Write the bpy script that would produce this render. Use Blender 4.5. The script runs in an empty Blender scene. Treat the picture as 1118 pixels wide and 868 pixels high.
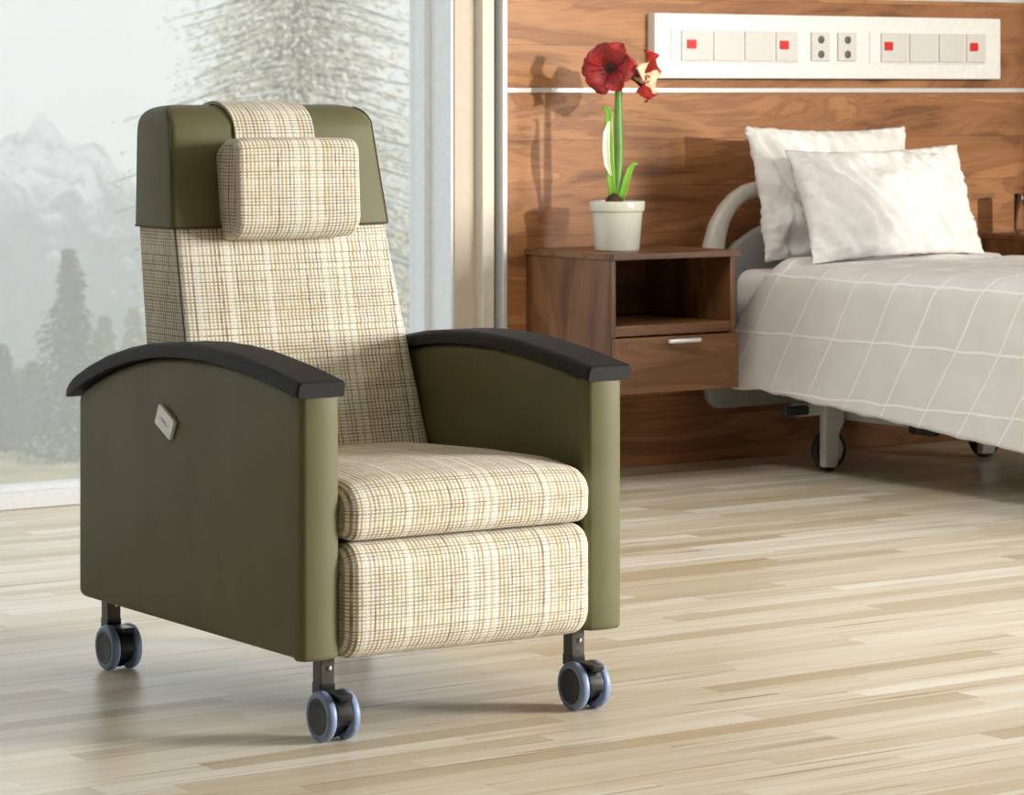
import bpy, bmesh, math, random
from mathutils import Vector, Matrix, noise

random.seed(7)
PI = math.pi
S = bpy.context.scene
COL = S.collection

# ------------------------------------------------------------------ camera
FPX = 3552.0; W_PX, H_PX = 1118.0, 868.0
YAW = math.radians(35.0)
cam_d = bpy.data.cameras.new('camera')
cam = bpy.data.objects.new('camera', cam_d); COL.objects.link(cam)
cam.location = (0, 0, 1.22)
cam.rotation_euler = (PI / 2, 0, -YAW)
cam_d.sensor_width = 36.0
cam_d.lens = FPX / W_PX * 36.0
cam_d.shift_y = -(H_PX / 2 - 100.0) / W_PX
cam_d.clip_start = 0.1; cam_d.clip_end = 3000
cam_d.dof.use_dof = True
cam_d.dof.focus_distance = 6.35
cam_d.dof.aperture_fstop = 15.0
S.camera = cam

# ------------------------------------------------------------------ exposure, world, lights
S.view_settings.view_transform = 'Standard'
S.view_settings.look = 'None'
S.view_settings.gamma = 1.0
S.view_settings.use_curve_mapping = False
S.view_settings.exposure = 0.0

world = bpy.data.worlds.new('sky'); S.world = world; world.use_nodes = True
wn = world.node_tree; wn.nodes.clear()
wo = wn.nodes.new('ShaderNodeOutputWorld'); wb = wn.nodes.new('ShaderNodeBackground')
wb.inputs['Color'].default_value = (0.885, 0.935, 1.0, 1); wb.inputs['Strength'].default_value = 1.2
wn.links.new(wb.outputs[0], wo.inputs[0])

SUN_AZ = math.radians(14.0); SUN_EL = math.radians(8.0)
sd = bpy.data.lights.new('sun', 'SUN'); sd.energy = 2.55; sd.color = (1.0, 0.93, 0.82); sd.angle = math.radians(1.1)
sun = bpy.data.objects.new('sun', sd); COL.objects.link(sun)
_t = Vector((-math.sin(SUN_AZ) * math.cos(SUN_EL), math.cos(SUN_AZ) * math.cos(SUN_EL), -math.sin(SUN_EL)))
sun.rotation_euler = _t.to_track_quat('-Z', 'Y').to_euler(); sun.location = (9, -4, 6)

def area(name, loc, target, sx, sy, power, color, spread=180):
    d = bpy.data.lights.new(name, 'AREA'); d.shape = 'RECTANGLE'; d.size = sx; d.size_y = sy; d.energy = power; d.color = color; d.spread = math.radians(spread)
    o = bpy.data.objects.new(name, d); COL.objects.link(o); o.location = loc
    o.rotation_euler = (Vector(target) - Vector(loc)).to_track_quat('-Z', 'Y').to_euler()
    return o
area('added_right_fill', (10.6, 0.7, 1.9), (4.5, 4.2, 0.5), 3.4, 2.2, 435, (1.0, 0.985, 0.965), 80)  # added soft fill lamp from the right; the wall there has no window
area('added_overhead_fill', (7.2, 3.2, 3.38), (6.4, 4.0, 0.0), 2.4, 1.2, 78, (1.0, 0.98, 0.95), 120)  # added overhead fill to brighten the floor and seat
area('added_overhead_fill', (4.3, 6.2, 3.38), (6.8, 7.3, 0.3), 1.8, 0.9, 48, (1.0, 0.98, 0.95), 120)  # added overhead fill to brighten the bedcover
S.cycles.volume_bounces = 5

# ------------------------------------------------------------------ helpers
def tag(o, label=None, cat=None, group=None, kind=None):
    if label: o['label'] = label
    if cat: o['category'] = cat
    if group: o['group'] = group
    if kind: o['kind'] = kind
    return o

def empty(name, loc=(0, 0, 0), rz=0.0):
    o = bpy.data.objects.new(name, None); COL.objects.link(o)
    o.location = loc; o.rotation_euler = (0, 0, rz); o.empty_display_size = 0.1
    return o

def obj(name, bm, mat, parent=None, smooth=True, angle=40, loc=None, rot=None, wn_=False):
    bmesh.ops.recalc_face_normals(bm, faces=bm.faces[:])
    if smooth:
        ca = math.radians(angle)
        for f in bm.faces: f.smooth = True
        for e in bm.edges:
            if len(e.link_faces) == 2 and e.calc_face_angle(0) > ca: e.smooth = False
    me = bpy.data.meshes.new(name); bm.to_mesh(me); bm.free()
    if mat: me.materials.append(mat)
    o = bpy.data.objects.new(name, me); COL.objects.link(o)
    if parent: o.parent = parent
    if loc: o.location = loc
    if rot: o.rotation_euler = rot
    if wn_:
        md = o.modifiers.new('weighted_normals', 'WEIGHTED_NORMAL'); md.keep_sharp = True; md.weight = 100
    return o

def add_box(bm, x0, x1, y0, y1, z0, z1, bev=0.0, seg=2):
    r = bmesh.ops.create_cube(bm, size=1.0)
    vs = r['verts']
    for v in vs:
        v.co = Vector(((x0 + x1) / 2 + v.co.x * (x1 - x0), (y0 + y1) / 2 + v.co.y * (y1 - y0), (z0 + z1) / 2 + v.co.z * (z1 - z0)))
    if bev > 0:
        es = list({e for v in vs for e in v.link_edges})
        bmesh.ops.bevel(bm, geom=es, offset=bev, segments=seg, profile=0.5, affect='EDGES')
    return bm

def box(name, b, mat, parent=None, bev=0.0, seg=2):
    bm = bmesh.new(); add_box(bm, *b, bev=bev, seg=seg)
    return obj(name, bm, mat, parent, smooth=bev > 0, angle=50, wn_=bev > 0)

def lathe(bm, prof, n=32, M=None):
    """prof: list of (radius, z); r==0 gives a pole"""
    rings = []
    for r, z in prof:
        if r < 1e-6: rings.append([bm.verts.new((0, 0, z))])
        else: rings.append([bm.verts.new((r * math.cos(2 * PI * i / n), r * math.sin(2 * PI * i / n), z)) for i in range(n)])
    fs = []
    for a, b in zip(rings, rings[1:]):
        for i in range(n):
            j = (i + 1) % n
            if len(a) == 1 and len(b) == 1: continue
            if len(a) == 1: fs.append(bm.faces.new((a[0], b[i], b[j])))
            elif len(b) == 1: fs.append(bm.faces.new((a[i], b[0], a[j])))
            else: fs.append(bm.faces.new((a[i], b[i], b[j], a[j])))
    if M is not None:
        bmesh.ops.transform(bm, matrix=M, verts=[v for r in rings for v in r])
    return bm

def tube(bm, pts, rad, n=10, flat=1.0, cap=True):
    """swept tube; rad float or list; flat squashes the local second axis"""
    pts = [Vector(p) for p in pts]
    if not isinstance(rad, (list, tuple)): rad = [rad] * len(pts)
    rings = []; up = Vector((0.13, 0.27, 0.95))
    for i, p in enumerate(pts):
        t = (pts[min(i + 1, len(pts) - 1)] - pts[max(i - 1, 0)]).normalized()
        a = t.cross(up)
        if a.length < 1e-3: a = t.cross(Vector((1, 0, 0)))
        a.normalize(); b = t.cross(a).normalized(); up = -b if b.dot(up) < 0 else b
        rings.append([bm.verts.new(p + a * rad[i] * math.cos(2 * PI * k / n) + b * rad[i] * flat * math.sin(2 * PI * k / n)) for k in range(n)])
    for A, B in zip(rings, rings[1:]):
        for k in range(n):
            bm.faces.new((A[k], A[(k + 1) % n], B[(k + 1) % n], B[k]))
    if cap:
        bm.faces.new(rings[0][::-1]); bm.faces.new(rings[-1])
    return bm

def rpoly(pts, radii, seg=6):
    """closed polygon with rounded corners"""
    out = []; n = len(pts)
    if not isinstance(radii, (list, tuple)): radii = [radii] * n
    for i in range(n):
        p = Vector(pts[i]); a = (Vector(pts[i - 1]) - p); b = (Vector(pts[(i + 1) % n]) - p)
        la, lb = a.length, b.length; a.normalize(); b.normalize(); r = radii[i]
        if r <= 0: out.append(tuple(p)); continue
        ang = a.angle(b); d = min(r / math.tan(ang / 2), la * 0.49, lb * 0.49); rr = d * math.tan(ang / 2)
        c = p + (a + b).normalized() * (rr / math.sin(ang / 2))
        s = p + a * d - c; e = p + b * d - c
        tot = s.angle(e)
        for k in range(seg + 1):
            t = k / seg
            v = (s * math.sin((1 - t) * tot) + e * math.sin(t * tot)) / math.sin(tot) if tot > 1e-4 else s
            out.append(tuple(c + v))
    return out

def resample(pts, step):
    out = []; n = len(pts)
    for i in range(n):
        a = Vector(pts[i]); b = Vector(pts[(i + 1) % n]); L = (b - a).length
        if L < 1e-6: continue
        m = max(1, int(math.ceil(L / step)))
        for k in range(m): out.append(tuple(a.lerp(b, k / m)))
    return out

def puff(bm, prof, e0, e1, r, axis=0, n=5, bulge=0.0, mid=8, deform=None, sq=1.0, capsteps=(0.85, 0.65, 0.4, 0.15)):
    """prism over a closed 2-D profile along an axis with rounded ends; uv = (axis, arc length)"""
    N = len(prof); P = [Vector(p) for p in prof]
    A2 = sum(P[i].x * P[(i + 1) % N].y - P[(i + 1) % N].x * P[i].y for i in range(N))
    if A2 < 0: P.reverse()
    nor = []
    for i in range(N):
        t = (P[(i + 1) % N] - P[i - 1]).normalized(); nor.append(Vector((t.y, -t.x)))
    arc = [0.0]
    for i in range(N): arc.append(arc[-1] + (P[(i + 1) % N] - P[i]).length)
    cen = sum(P, Vector((0, 0))) / N
    uv = bm.loops.layers.uv.verify()
    sched = []
    for k in range(n + 1):
        th = k / n * PI / 2; sched.append((e0 + r * (1 - math.cos(th)), r * sq * (1 - math.sin(th))))
    for k in range(1, mid): sched.append((e0 + r + (e1 - e0 - 2 * r) * k / mid, 0.0))
    for k in range(n + 1):
        th = (1 - k / n) * PI / 2; sched.append((e1 - r * (1 - math.cos(th)), r * sq * (1 - math.sin(th))))
    def mk(e, q):
        return Vector((e, q.x, q.y)) if axis == 0 else (Vector((q.x, e, q.y)) if axis == 1 else Vector((q.x, q.y, e)))
    rings = [[(bm.verts.new(mk(e, P[i] - nor[i] * ins)), e) for i in range(N)] for e, ins in sched]
    for A, B in zip(rings, rings[1:]):
        for i in range(N):
            j = (i + 1) % N
            f = bm.faces.new((A[i][0], A[j][0], B[j][0], B[i][0]))
            for l, q in zip(f.loops, ((A[i][1], arc[i]), (A[j][1], arc[i + 1]), (B[j][1], arc[i + 1]), (B[i][1], arc[i]))):
                l[uv].uv = q
    for side, R, e in ((-1, rings[0], e0), (1, rings[-1], e1)):
        prev = [v for v, _ in R]; ins = r * sq
        base = [P[i] - nor[i] * ins for i in range(N)]
        new = [(prev, base)]
        for s in capsteps:
            q = [cen + (b - cen) * s for b in base]
            ring = [bm.verts.new(mk(e + side * bulge * (1 - s * s), x)) for x in q]
            new.append((ring, q))
        for (ra, qa), (rb, qb) in zip(new, new[1:]):
            for i in range(N):
                j = (i + 1) % N
                f = bm.faces.new((ra[i], ra[j], rb[j], rb[i]))
                for l, q in zip(f.loops, (qa[i], qa[j], qb[j], qb[i])): l[uv].uv = q
        ra, qa = new[-1]
        f = bm.faces.new(ra)
        for l, q in zip(f.loops, qa): l[uv].uv = q
    if deform:
        for R in bm.verts: R.co = deform(R.co)
    return bm

# ------------------------------------------------------------------ materials
def srgb(r, g, b):
    f = lambda c: (c / 255) / 12.92 if c / 255 <= 0.04045 else (((c / 255) + 0.055) / 1.055) ** 2.4
    return (f(r), f(g), f(b), 1)

class NT:
    def __init__(s, name):
        s.m = bpy.data.materials.new(name); s.m.use_nodes = True; s.t = s.m.node_tree; s.t.nodes.clear()
        s.out = s.t.nodes.new('ShaderNodeOutputMaterial')
        s.p = s.t.nodes.new('ShaderNodeBsdfPrincipled'); s.t.links.new(s.p.outputs[0], s.out.inputs[0])
    def n(s, ty, **kw):
        x = s.t.nodes.new(ty)
        for k, v in kw.items():
            if hasattr(x, k) and k not in ('inputs',): setattr(x, k, v)
        return x
    def set(s, inp, v):
        if isinstance(v, bpy.types.NodeSocket): s.t.links.new(v, inp)
        else:
            if isinstance(v, (tuple, list)) and inp.type == 'VECTOR': v = tuple(v)[:3]
            inp.default_value = v
    def math(s, op, a, b=0.0, c=0.0):
        x = s.n('ShaderNodeMath', operation=op)
        s.set(x.inputs[0], a); s.set(x.inputs[1], b); s.set(x.inputs[2], c)
        return x.outputs[0]
    def coords(s, kind='Object'):
        return s.n('ShaderNodeTexCoord').outputs[kind]
    def sep(s, v):
        x = s.n('ShaderNodeSeparateXYZ'); s.set(x.inputs[0], v); return x.outputs
    def comb(s, x, y, z=0.0):
        c = s.n('ShaderNodeCombineXYZ'); s.set(c.inputs[0], x); s.set(c.inputs[1], y); s.set(c.inputs[2], z); return c.outputs[0]
    def noise(s, v, scale=5, detail=3, rough=0.5, dist=0.0):
        x = s.n('ShaderNodeTexNoise'); s.set(x.inputs['Vector'], v)
        x.inputs['Scale'].default_value = scale; x.inputs['Detail'].default_value = detail
        x.inputs['Roughness'].default_value = rough; x.inputs['Distortion'].default_value = dist
        return x.outputs['Fac']
    def white(s, v, dims='3D'):
        x = s.n('ShaderNodeTexWhiteNoise', noise_dimensions=dims)
        s.set(x.inputs['W' if dims == '1D' else 'Vector'], v)
        return x.outputs['Value']
    def ramp(s, f, stops, interp='LINEAR'):
        x = s.n('ShaderNodeValToRGB'); x.color_ramp.interpolation = interp; s.set(x.inputs[0], f)
        e = x.color_ramp.elements
        while len(e) < len(stops): e.new(0.5)
        for k, (p, c) in enumerate(stops):
            e[k].position = p; e[k].color = c if isinstance(c, (tuple, list)) else (c, c, c, 1)
        return x.outputs[0]
    def mix(s, f, a, b, blend='MIX'):
        x = s.n('ShaderNodeMix', data_type='RGBA', blend_type=blend)
        s.set(x.inputs[0], f); s.set(x.inputs[6], a); s.set(x.inputs[7], b); return x.outputs[2]
    def bump(s, h, strength=0.3, dist=0.01):
        x = s.n('ShaderNodeBump'); s.set(x.inputs['Height'], h); x.inputs['Strength'].default_value = strength
        x.inputs['Distance'].default_value = dist; s.t.links.new(x.outputs[0], s.p.inputs['Normal']); return x
    def P(s, **kw):
        for k, v in kw.items(): s.set(s.p.inputs[k.replace('_', ' ')], v)
        return s

def plain(name, col, rough=0.5, metal=0.0, nscale=60, namp=0.04, bump=0.0, bscale=200, **kw):
    t = NT(name); c = t.coords()
    f = t.noise(c, nscale, 3)
    a = tuple(min(1, x * (1 - namp)) for x in col[:3]) + (1,); b = tuple(min(1, x * (1 + namp)) for x in col[:3]) + (1,)
    t.P(Base_Color=t.ramp(f, [(0.3, a), (0.7, b)]), Roughness=rough, Metallic=metal, **kw)
    if bump: t.bump(t.noise(c, bscale, 4), bump, 0.002)
    return t.m

def mat_plaid(name='woven_plaid_upholstery'):
    t = NT(name); uv = t.coords('UV'); x, y, _ = t.sep(uv)
    base = srgb(240, 237, 226)
    def lines(q, along, pitch, seed, stops, wmin, wmax):
        k = t.math('DIVIDE', q, pitch); i = t.math('FLOOR', k); f = t.math('FRACT', k)
        r = t.white(t.math('ADD', i, seed), '1D'); r2 = t.white(t.math('ADD', i, seed + 57.3), '1D')
        col = t.ramp(r, stops, 'CONSTANT')
        w = t.math('MULTIPLY_ADD', r2, wmax - wmin, wmin)
        d = t.math('ABSOLUTE', t.math('SUBTRACT', f, 0.5))
        m = t.math('MULTIPLY_ADD', t.math('SUBTRACT', w, d), 12.0, 0.5); 
        cl = t.n('ShaderNodeClamp'); t.set(cl.inputs[0], m)
        sl = t.noise(t.comb(t.math('MULTIPLY', i, 3.7), t.math('MULTIPLY', along, 28.0), seed), 1.0, 2)
        sl = t.ramp(sl, [(0.3, 0.55), (0.6, 1.0)])
        return col, t.math('MULTIPLY', cl.outputs[0], sl)
    g = srgb(174, 148, 90); br = srgb(138, 106, 62); gy = srgb(126, 122, 112); cr = srgb(224, 216, 196); ol = srgb(188, 172, 130); dk = srgb(92, 78, 58)
    cv, mv = lines(x, y, 0.0092, 11.0, [(0.0, g), (0.26, br), (0.36, cr), (0.46, g), (0.70, ol), (0.86, g), (0.94, br)], 0.19, 0.31)
    ch, mh = lines(y, x, 0.0070, 91.0, [(0.0, cr), (0.12, gy), (0.42, ol), (0.60, gy), (0.84, dk), (0.90, br)], 0.10, 0.22)
    c = t.mix(t.math('MULTIPLY', mh, 0.85), base, ch)
    c = t.mix(t.math('MULTIPLY', mv, 0.85), c, cv)
    wv = t.math('MULTIPLY', t.math('SINE', t.math('MULTIPLY', x, 2 * PI / 0.0022)), t.math('SINE', t.math('MULTIPLY', y, 2 * PI / 0.0022)))
    fn = t.noise(uv, 330, 2)
    c = t.mix(0.3, c, t.ramp(fn, [(0.3, 0.75), (0.7, 1.0)]), 'MULTIPLY')
    t.P(Base_Color=c, Roughness=0.9); t.p.inputs['Specular IOR Level'].default_value = 0.2
    t.p.inputs['Sheen Weight'].default_value = 0.15
    h = t.math('ADD', t.math('MULTIPLY', wv, 0.4), t.math('ADD', mv, mh))
    t.bump(h, 0.35, 0.0012)
    return t.m

def mat_vinyl():
    t = NT('olive_green_vinyl'); c = t.coords()
    f = t.noise(c, 6, 3)
    t.P(Base_Color=t.ramp(f, [(0.3, srgb(100, 97, 67)), (0.7, srgb(107, 104, 74))]), Roughness=0.5)
    t.p.inputs['Specular IOR Level'].default_value = 0.18
    v = t.n('ShaderNodeTexVoronoi'); t.set(v.inputs['Vector'], c); v.inputs['Scale'].default_value = 520
    t.bump(t.math('ADD', v.outputs['Distance'], t.noise(c, 300, 3)), 0.10, 0.001)
    return t.m

def mat_walnut(name, g='X', planks=None, tone=1.0, rough=0.42):
    """g = grain axis; planks = (height of a board, length)"""
    t = NT(name); c = t.coords(); x, y, z = t.sep(c)
    ax = {'X': (x, z, y), 'Z': (z, x, y), 'Y': (y, x, z)}[g]
    gg, a, b = ax
    off = 0.0; tonev = None; seam = None
    if planks:
        ph, pl = planks
        row = t.math('FLOOR', t.math('DIVIDE', a, ph)); rr = t.white(row, '1D')
        k = t.math('ADD', t.math('DIVIDE', gg, pl), t.math('MULTIPLY', rr, 7.3)); ix = t.math('FLOOR', k)
        idn = t.white(t.comb(row, ix, 3.0)); off = t.math('MULTIPLY', idn, 17.0); tonev = idn
        fr = t.math('FRACT', t.math('DIVIDE', a, ph)); fx = t.math('FRACT', k)
        s1 = t.math('LESS_THAN', fr, 0.012); s2 = t.math('LESS_THAN', fx, 0.002); seam = t.math('MAXIMUM', s1, s2)
    v = t.comb(t.math('ADD', t.math('MULTIPLY', gg, 1.1), off), t.math('MULTIPLY', a, 5.5), t.math('ADD', t.math('MULTIPLY', b, 5.5), off))
    fig = t.noise(v, 1.0, 5, 0.55, 0.9)
    cont = t.math('MULTIPLY_ADD', t.math('SINE', t.math('MULTIPLY', fig, 46.0)), 0.5, 0.5)
    fine = t.noise(t.comb(t.math('ADD', t.math('MULTIPLY', gg, 6.0), off), t.math('MULTIPLY', a, 170.0), t.math('MULTIPLY', b, 170.0)), 1.0, 3, 0.6)
    T = lambda r_, g_, b_: tuple(min(1.0, q * tone) for q in srgb(r_, g_, b_)[:3]) + (1,)
    c1 = t.ramp(fig, [(0.30, T(104, 64, 38)), (0.45, T(150, 102, 64)), (0.58, T(172, 122, 80)), (0.75, T(128, 84, 52))])
    c1 = t.mix(t.math('MULTIPLY', t.ramp(cont, [(0.0, 1.0), (0.30, 0.0)]), 0.30), c1, T(88, 48, 28))
    c1 = t.mix(0.45, c1, t.ramp(fine, [(0.3, 0.62), (0.65, 1.0)]), 'MULTIPLY')
    kn = t.ramp(t.noise(t.comb(t.math('ADD', t.math('MULTIPLY', gg, 2.4), off), t.math('MULTIPLY', a, 9.0), t.math('MULTIPLY', b, 9.0)), 1.0, 2), [(0.70, 0.0), (0.78, 1.0)])
    c1 = t.mix(t.math('MULTIPLY', kn, 0.55), c1, T(60, 34, 22))
    if planks:
        c1 = t.mix(0.7, c1, t.ramp(tonev, [(0.0, 0.78), (1.0, 1.0)]), 'MULTIPLY')
        c1 = t.mix(t.math('MULTIPLY', seam, 0.6), c1, T(50, 28, 18))
    t.P(Base_Color=c1, Roughness=rough); t.p.inputs['Specular IOR Level'].default_value = 0.35
    t.bump(fine, 0.08, 0.001)
    return t.m

def mat_floor():
    t = NT('pale_maple_strip_floor'); c = t.coords(); x, y, z = t.sep(c)
    ph, pl = 0.068, 0.78
    row = t.math('FLOOR', t.math('DIVIDE', y, ph)); rr = t.white(row, '1D')
    k = t.math('ADD', t.math('DIVIDE', x, pl), t.math('MULTIPLY', rr, 9.1)); ix = t.math('FLOOR', k)
    idn = t.white(t.comb(row, ix, 5.0)); off = t.math('MULTIPLY', idn, 31.0)
    gr = t.noise(t.comb(t.math('ADD', t.math('MULTIPLY', x, 1.6), off), t.math('MULTIPLY', y, 26.0), off), 1.0, 5, 0.6, 0.6)
    fine = t.noise(t.comb(t.math('ADD', t.math('MULTIPLY', x, 5.0), off), t.math('MULTIPLY', y, 160.0), 0.0), 1.0, 3)
    streak = t.noise(t.comb(t.math('ADD', t.math('MULTIPLY', x, 1.3), t.math('MULTIPLY', off, 1.7)), t.math('MULTIPLY', y, 48.0), 7.0), 1.0, 3, 0.5, 0.4)
    tone = t.ramp(idn, [(0.0, srgb(196, 180, 150)), (0.2, srgb(216, 204, 180)), (0.6, srgb(229, 220, 201)), (1.0, srgb(240, 235, 221))])
    c1 = t.mix(t.ramp(gr, [(0.42, 0.0), (0.68, 0.42)]), tone, srgb(196, 166, 116))
    c1 = t.mix(t.ramp(streak, [(0.60, 0.0), (0.72, 0.78)]), c1, srgb(150, 112, 66))
    c1 = t.mix(0.35, c1, t.ramp(fine, [(0.3, 0.82), (0.65, 1.0)]), 'MULTIPLY')
    fr = t.math('FRACT', t.math('DIVIDE', y, ph)); fx = t.math('FRACT', k)
    seam = t.math('MAXIMUM', t.math('LESS_THAN', fr, 0.018), t.math('LESS_THAN', fx, 0.0018))
    c1 = t.mix(t.math('MULTIPLY', seam, 0.35), c1, srgb(120, 92, 56))
    t.P(Base_Color=c1, Roughness=t.math('MULTIPLY_ADD', fine, 0.10, 0.26)); t.p.inputs['Specular IOR Level'].default_value = 0.5
    t.bump(t.math('SUBTRACT', gr, t.math('MULTIPLY', seam, 0.6)), 0.05, 0.001)
    return t.m

def mat_linen(name, quilt=False):
    t = NT(name); 
    c = t.coords('UV' if quilt else 'Object')
    f = t.noise(t.coords(), 9, 3)
    col = t.ramp(f, [(0.3, srgb(226, 225, 222)), (0.7, srgb(234, 233, 231))])
    h = t.noise(t.coords(), 7, 4)
    if quilt:
        x, y, _ = t.sep(c)
        x = t.math('ADD', x, t.math('MULTIPLY_ADD', t.noise(c, 6, 2), 0.02, 0.0)); y = t.math('ADD', y, t.math('MULTIPLY_ADD', t.noise(c, 5, 2), 0.02, 0.06))
        p = 0.185
        da = t.math('ABSOLUTE', t.math('SUBTRACT', t.math('FRACT', t.math('DIVIDE', x, p)), 0.5))
        db = t.math('ABSOLUTE', t.math('SUBTRACT', t.math('FRACT', t.math('DIVIDE', y, p)), 0.5))
        m = t.math('MINIMUM', da, db)
        rib = t.ramp(m, [(0.0, 0.9), (0.014, 0.7), (0.028, 0.0)])
        col = t.mix(rib, t.mix(1.0, col, (0.93, 0.93, 0.93, 1), 'MULTIPLY'), srgb(250, 250, 248))
        h = t.math('ADD', t.math('MULTIPLY', rib, 0.5), t.math('MULTIPLY', h, 0.3))
    t.P(Base_Color=col, Roughness=0.85); t.p.inputs['Specular IOR Level'].default_value = 0.2
    t.bump(h, 0.5, 0.006)
    return t.m

M = {}
M['plaid'] = mat_plaid()
M['vinyl'] = mat_vinyl()
M['pad'] = plain('charcoal_urethane', srgb(34, 34, 35), 0.6, bump=0.6, bscale=380, Specular_IOR_Level=0.25)
M['piping'] = plain('dark_piping', srgb(58, 54, 36), 0.6)
M['steel_dark'] = plain('dark_bronze_steel', srgb(74, 72, 66), 0.35, 0.6)
M['black'] = plain('black_plastic', srgb(22, 22, 23), 0.28)
M['hubcap'] = plain('matte_black_hub', srgb(40, 39, 38), 0.5)
M['tyre'] = plain('blue_grey_tread', srgb(122, 140, 172), 0.42, bump=0.1)
M['chrome'] = plain('bright_steel', srgb(200, 200, 200), 0.18, 1.0)
M['plaque'] = plain('brushed_white_metal', srgb(240, 240, 238), 0.35, 0.0)
M['ink'] = plain('grey_print', srgb(140, 136, 120), 0.6)
M['walnut_wall'] = mat_walnut('walnut_wall_panelling', 'X', (0.152, 60.0), 1.2)
M['walnut_h'] = mat_walnut('walnut_veneer_flat', 'X', None, 0.53)
M['walnut_v'] = mat_walnut('walnut_veneer_upright', 'Z', None, 0.58)
M['floor'] = mat_floor()
M['white'] = plain('white_enamel', srgb(230, 230, 230), 0.4)
M['white_dim'] = plain('white_plastic', srgb(208, 207, 205), 0.45)
M['red'] = plain('red_button', srgb(205, 14, 12), 0.4)
M['socket'] = plain('grey_socket', srgb(80, 80, 80), 0.5)
M['frame'] = plain('pale_grey_window_metal', srgb(224, 227, 229), 0.35)
M['beige'] = plain('warm_beige_paint', srgb(190, 178, 162), 0.6)
M['beige_light'] = plain('light_beige_paint', srgb(205, 199, 186), 0.5)
M['dark_gap'] = plain('dark_joint', srgb(92, 84, 74), 0.7)
M['alu'] = plain('satin_aluminium', srgb(225, 225, 226), 0.3, 0.4)
M['plaster'] = plain('off_white_plaster', srgb(196, 192, 184), 0.8, bump=0.1)
M['linen'] = mat_linen('white_cotton')
M['quilt'] = mat_linen('white_quilted_cover', True)
M['bed_grey'] = plain('pale_grey_bed_plastic', srgb(196, 194, 186), 0.4)
M['bed_inner'] = plain('grey_bed_panel', srgb(150, 150, 148), 0.45)
M['bed_metal'] = plain('light_grey_painted_steel', srgb(200, 199, 196), 0.35, 0.1)
M['rubber'] = plain('black_rubber', srgb(28, 28, 30), 0.5)
M['ceramic'] = plain('glazed_white_ceramic', srgb(206, 204, 190), 0.15, namp=0.02)
M['soil'] = plain('dark_potting_soil', srgb(60, 44, 30), 0.9, bump=0.8, bscale=90, namp=0.3)
M['stem'] = plain('green_flower_stem', srgb(96, 138, 62), 0.4, namp=0.15, nscale=20)
M['leaf'] = plain('fresh_green_leaf', srgb(120, 170, 60), 0.32, namp=0.15, nscale=20)
M['leaf_highlight'] = plain('painted_leaf_highlight', srgb(226, 232, 205), 0.35, namp=0.05)  # near-white colour stands in for sunlight on the leaf
M['petal'] = plain('deep_red_petal', srgb(150, 30, 26), 0.45, namp=0.25, nscale=25)
M['petal_pale'] = plain('cream_flower_throat', srgb(232, 196, 160), 0.5, namp=0.2, nscale=40)
M['anther'] = plain('dark_anther', srgb(50, 20, 14), 0.6)

def mat_glass(name, tint=(1, 1, 1, 1), pane=False):
    t = NT(name)
    if pane:
        g = t.n('ShaderNodeBsdfGlossy'); g.inputs['Roughness'].default_value = 0.02
        tr = t.n('ShaderNodeBsdfTransparent'); tr.inputs['Color'].default_value = (0.95, 0.97, 0.96, 1)
        fr = t.n('ShaderNodeFresnel'); fr.inputs['IOR'].default_value = 1.3
        nz = t.noise(t.coords(), 2, 2)
        f = t.math('MULTIPLY', fr.outputs[0], t.math('MULTIPLY_ADD', nz, 0.006, 0.012))
        mx = t.n('ShaderNodeMixShader'); t.set(mx.inputs[0], f)
        t.t.links.new(tr.outputs[0], mx.inputs[1]); t.t.links.new(g.outputs[0], mx.inputs[2]); t.t.links.new(mx.outputs[0], t.out.inputs[0])
        return t.m
    nz = t.noise(t.coords(), 30, 2)
    t.P(Base_Color=t.ramp(nz, [(0.3, (0.96, 0.97, 0.97, 1)), (0.7, (1, 1, 1, 1))]), Roughness=0.02); t.p.inputs['Transmission Weight'].default_value = 1.0; t.p.inputs['IOR'].default_value = 1.45
    return t.m
M['pane'] = mat_glass('window_glass', pane=True)
M['glass'] = mat_glass('drinking_glass')

def foliage(name, c1, c2, c3):
    t = NT(name); c = t.coords()
    t.P(Base_Color=t.ramp(t.noise(c, 1.7, 3), [(0.3, c1), (0.5, c2), (0.72, c3)]), Roughness=0.85)
    t.p.inputs['Specular IOR Level'].default_value = 0.1
    return t.m
M['needles'] = foliage('dark_green_needles', srgb(50, 62, 44), srgb(70, 82, 58), srgb(98, 104, 74))
M['larch'] = foliage('straw_coloured_needles', srgb(212, 204, 180), srgb(226, 219, 198), srgb(236, 232, 216))
M['mixed'] = foliage('yellowing_needles', srgb(80, 84, 54), srgb(112, 108, 66), srgb(150, 134, 84))
M['bark'] = plain('grey_bark', srgb(132, 122, 108), 0.9, namp=0.2, nscale=3)
def mat_meadow():
    t = NT('dry_meadow_grass'); c = t.coords()
    t.P(Base_Color=t.ramp(t.noise(c, 0.35, 6, 0.7), [(0.3, srgb(120, 112, 78)), (0.5, srgb(176, 162, 120)), (0.7, srgb(205, 195, 165))]), Roughness=0.95)
    t.bump(t.noise(c, 2.0, 4), 0.6, 0.3)
    return t.m
M['meadow'] = mat_meadow()
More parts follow.
